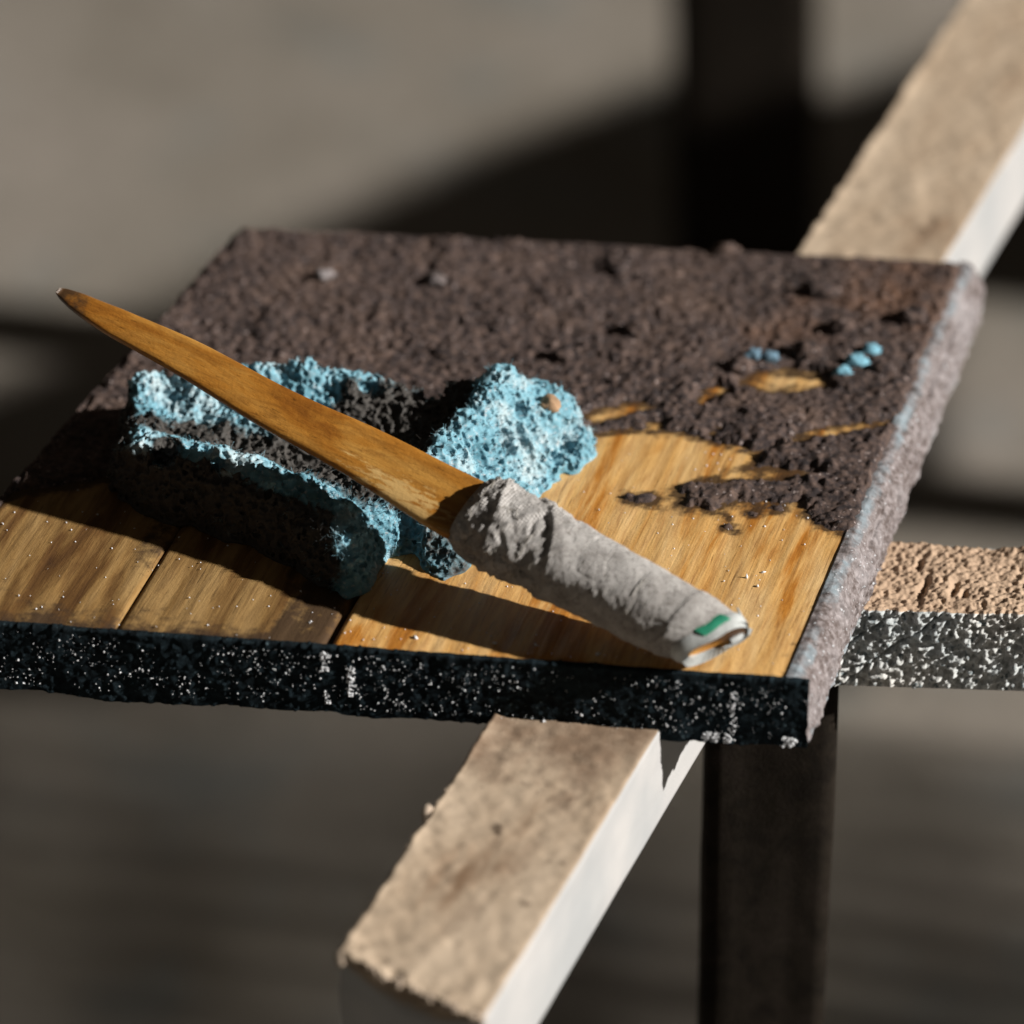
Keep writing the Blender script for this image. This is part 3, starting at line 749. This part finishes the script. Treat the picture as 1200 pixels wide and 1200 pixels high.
# cross beam butting into the long one
cfl, cfr = P(872, 711, ZB), P(1420, 728, ZB); cbl, cbr = P(905, 630, ZB), P(1420, 655, ZB)
def d_cross(W, loop, u):
    x, y, z = W[..., 0], W[..., 1], W[..., 2]
    top = (loop[None, :, 3] > 0)*1.; fr = (loop[None, :, 2] > 0)*1.
    ch = fbm(x*330, y*330, z*330, 3); bl = fbm(x*780, y*780, z*780, 2)
    d = (top*.4+fr*1.0)*(.0011*ch+.0026*bl)+top*.0012*fbm(x*70, y*120, 3, 2)
    d = d*np.clip(1, 0, 1)+.0003
    # scratches on the front face
    q = x-z*1.15
    for x0, k in ((.1350, .0006), (.1490, .0005)): d = d-fr*.0018*np.exp(-((q-x0+.002*fbm(z*200, 1, 1, 2))/k)**2)
    # gouges on top
    for gx, gy, gl in ((1083, 688, 1), (1118, 690, .6), (1130, 695, .4), (1078, 660, .6)):
        p = P(gx, gy, ZB); d = d-top*.0022*np.exp(-((x-p[0]-(y-p[1])*.25)/.0011)**2-((y-p[1])/(.006*gl))**2)
    return d
cb = thing('timber_beam', 'short cross beam with tan sandy top and blue-grey speckled front, joining the long beam', 'beam', tuple((cfl+cbr)/2-[0, 0, .027]))
M_cross, n, b = beam_mat('crusted_timber', [(.17, .105, .065), (.36, .25, .17), (.44, .32, .225)], [(.38, .42, .44), (.56, .54, .51)], True)
# section is given back edge first so that the 'right' side is the front face
link_obj('timber', beam_mesh('timber', cbl, cfl, cbr, cfr, .0262, d_cross, .00036), M_cross, cb)

# ------------------------------------------------------------------ legs and posts
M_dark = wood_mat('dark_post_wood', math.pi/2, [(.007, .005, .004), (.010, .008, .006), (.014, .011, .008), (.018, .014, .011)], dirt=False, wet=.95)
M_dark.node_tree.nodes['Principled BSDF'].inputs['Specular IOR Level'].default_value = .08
def post(name, label, c, wx, wy, z0, z1, cat='post', lean=(0, 0)):
    root = thing(name, label, cat, (c[0], c[1], z0))
    nz = 40; V = []; loop = []
    for (ax_, ay_), (bx_, by_) in (((-1, -1), (1, -1)), ((1, -1), (1, 1)), ((1, 1), (-1, 1)), ((-1, 1), (-1, -1))):
        for k in range(8): loop.append((ax_+(bx_-ax_)*k/8, ay_+(by_-ay_)*k/8))
    for i in range(nz+1):
        z = z0+(z1-z0)*i/nz; f = i/nz
        for k, (a, b_) in enumerate(loop):
            rr_ = 1-.06*(abs(a) > .99)*(abs(b_) > .99)
            no = float(fbm(a*3+c[0]*9, b_*3, z*14, 2))*.0016
            V.append((c[0]+lean[0]*f+a*(wx/2+no)*rr_, c[1]+lean[1]*f+b_*(wy/2+no)*rr_, z))
    nv = len(loop); F = [tuple(q) for q in grid_faces(nz+1, nv, None, True)]; F.append(tuple(range(nv))); F.append(tuple(nz*nv+k for k in range(nv)))
    me = bpy.data.meshes.new('shaft'); me.from_pydata(V, [], F); me.update()
    bm = bmesh.new(); bm.from_mesh(me); bmesh.ops.recalc_face_normals(bm, faces=bm.faces[:]); bm.to_mesh(me); bm.free()
    link_obj('shaft', me, M_dark, root); return root
lp = (P(832, 850, ZB-.026)+P(985, 850, ZB-.026))/2
mid = (cfl+cbl)/2; xl, xr = P(833, 815, ZB-.026)[0], P(985, 815, ZB-.026)[0]
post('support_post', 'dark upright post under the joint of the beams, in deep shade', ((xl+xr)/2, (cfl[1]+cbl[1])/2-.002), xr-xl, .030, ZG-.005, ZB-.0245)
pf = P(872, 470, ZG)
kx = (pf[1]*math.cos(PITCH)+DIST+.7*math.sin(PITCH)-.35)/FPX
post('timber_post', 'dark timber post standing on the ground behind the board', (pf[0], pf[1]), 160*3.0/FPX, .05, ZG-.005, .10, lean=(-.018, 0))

# ------------------------------------------------------------------ ground
m, nt, b = mat('concrete_ground'); n = N(nt); v = n.tc.outputs['Object']
f = n.noise(v, 4.5, 5, .6); g = n.noise(v, 60, 4, .6); h_ = n.noise(v, 11, 3)
c = n.ramp(f, [(.3, (.105, .09, .070)), (.5, (.17, .152, .128)), (.7, (.22, .195, .17))])
c = n.mix(n.ramp(h_, [(.55, (0,)*3), (.75, (.5,)*3)]), c, (.12, .15, .16))
c = n.mix(n.ramp(g, [(.3, (.5,)*3), (.45, (0,)*3)]), c, (.06, .05, .04))
n.lk(c, b.inputs['Base Color']); b.inputs['Roughness'].default_value = .9
n.lk(n.bump(n.noise(v, 90, 5, .6), .5, .004), b.inputs['Normal'])
gx = np.linspace(-1, 1, 121); gx = np.sign(gx)*np.abs(gx)**3*40
X, Y = np.meshgrid(gx, gx+1.2, indexing='ij'); Z = ZG+.004*fbm(X*3, Y*3, 2, 3)*np.exp(-(X**2+(Y-1)**2)/9)-.0045
go = link_obj('ground', mesh_np('ground', np.stack([X, Y, Z], -1).reshape(-1, 3), grid_faces(121, 121)), m); go['kind'] = 'structure'

# plywood sheet added out of view, cut to throw the broken shade
X0 = .95
def on_sheet(px, py):
    g_ = P(px, py, ZG); s_ = (X0-g_[0])/SUN[0]; return (g_[1]+s_*SUN[1], s_*SUN[2])
def foot(px, py): return (on_sheet(px, py)[0], 0.)
outl = [on_sheet(*q) for q in [(-260, 520), (-60, 455), (120, 385), (350, 262), (560, 165), (800, 78), (955, 112), (1095, 60), (1130, 30)]]
outl += [foot(1130, 20), foot(1130, 330), on_sheet(1085, 335), on_sheet(1085, 548), foot(1130, 535), foot(1130, 600), on_sheet(960, 600), on_sheet(960, 800), on_sheet(-220, 800)]
bm = bmesh.new()
vs_ = [bm.verts.new((X0, y, ZG-.002+z)) for y, z in outl]
f_ = bm.faces.new(vs_); ext = bmesh.ops.extrude_face_region(bm, geom=[f_])
bmesh.ops.translate(bm, verts=[e for e in ext['geom'] if isinstance(e, bmesh.types.BMVert)], vec=(.018, 0, 0))
bmesh.ops.recalc_face_normals(bm, faces=bm.faces[:])
me = bpy.data.meshes.new('shading_sheet'); bm.to_mesh(me); bm.free()
o = link_obj('shading_sheet', me, M_dark, None, smooth=False); o['label'] = 'added unseen plywood sheet standing on edge on the ground'; o['category'] = 'shading'

# cane screen added out of view, spaced to pass thin slips of light
cs = thing('shading_screen', 'added unseen screen of thin canes, spaced to dim the light, beside the plywood sheet', 'screen', (X0+.02, on_sheet(600, 1000)[0], ZG))
y_ = on_sheet(600, 800)[0]-.004; y1_ = on_sheet(600, 1330)[0]; ytop = y_; k_ = 0
M_cane = plain('shading_cane', (.16, .11, .06), .6)
while y_ > y1_:
    d_ = .0056; f_ = (ytop-y_)/(ytop-y1_)
    path = [(X0+.02+.0006*math.sin(k_*2.1+i), y_+.0005*math.sin(k_+i*1.7), ZG-.006+.80*i/8) for i in range(9)]
    V, F = tube(path, [d_/2*(1.06 if i % 2 else .97) for i in range(9)], 8)
    link_obj('shading_cane', mesh_np('shading_cane', V, F), M_cane, cs)
    y_ -= d_/(1-float(np.interp(f_, [0, .1, .45, 1], [.38, .25, .10, .03]))); k_ += 1
for zz in (.12, .70):
    V, F = tube([(X0+.034, ytop+.01-(ytop-y1_+.02)*i/6, ZG+zz) for i in range(7)], [.008]*7, 8)
    link_obj('shading_rail', mesh_np('shading_rail', V, F), M_cane, cs)
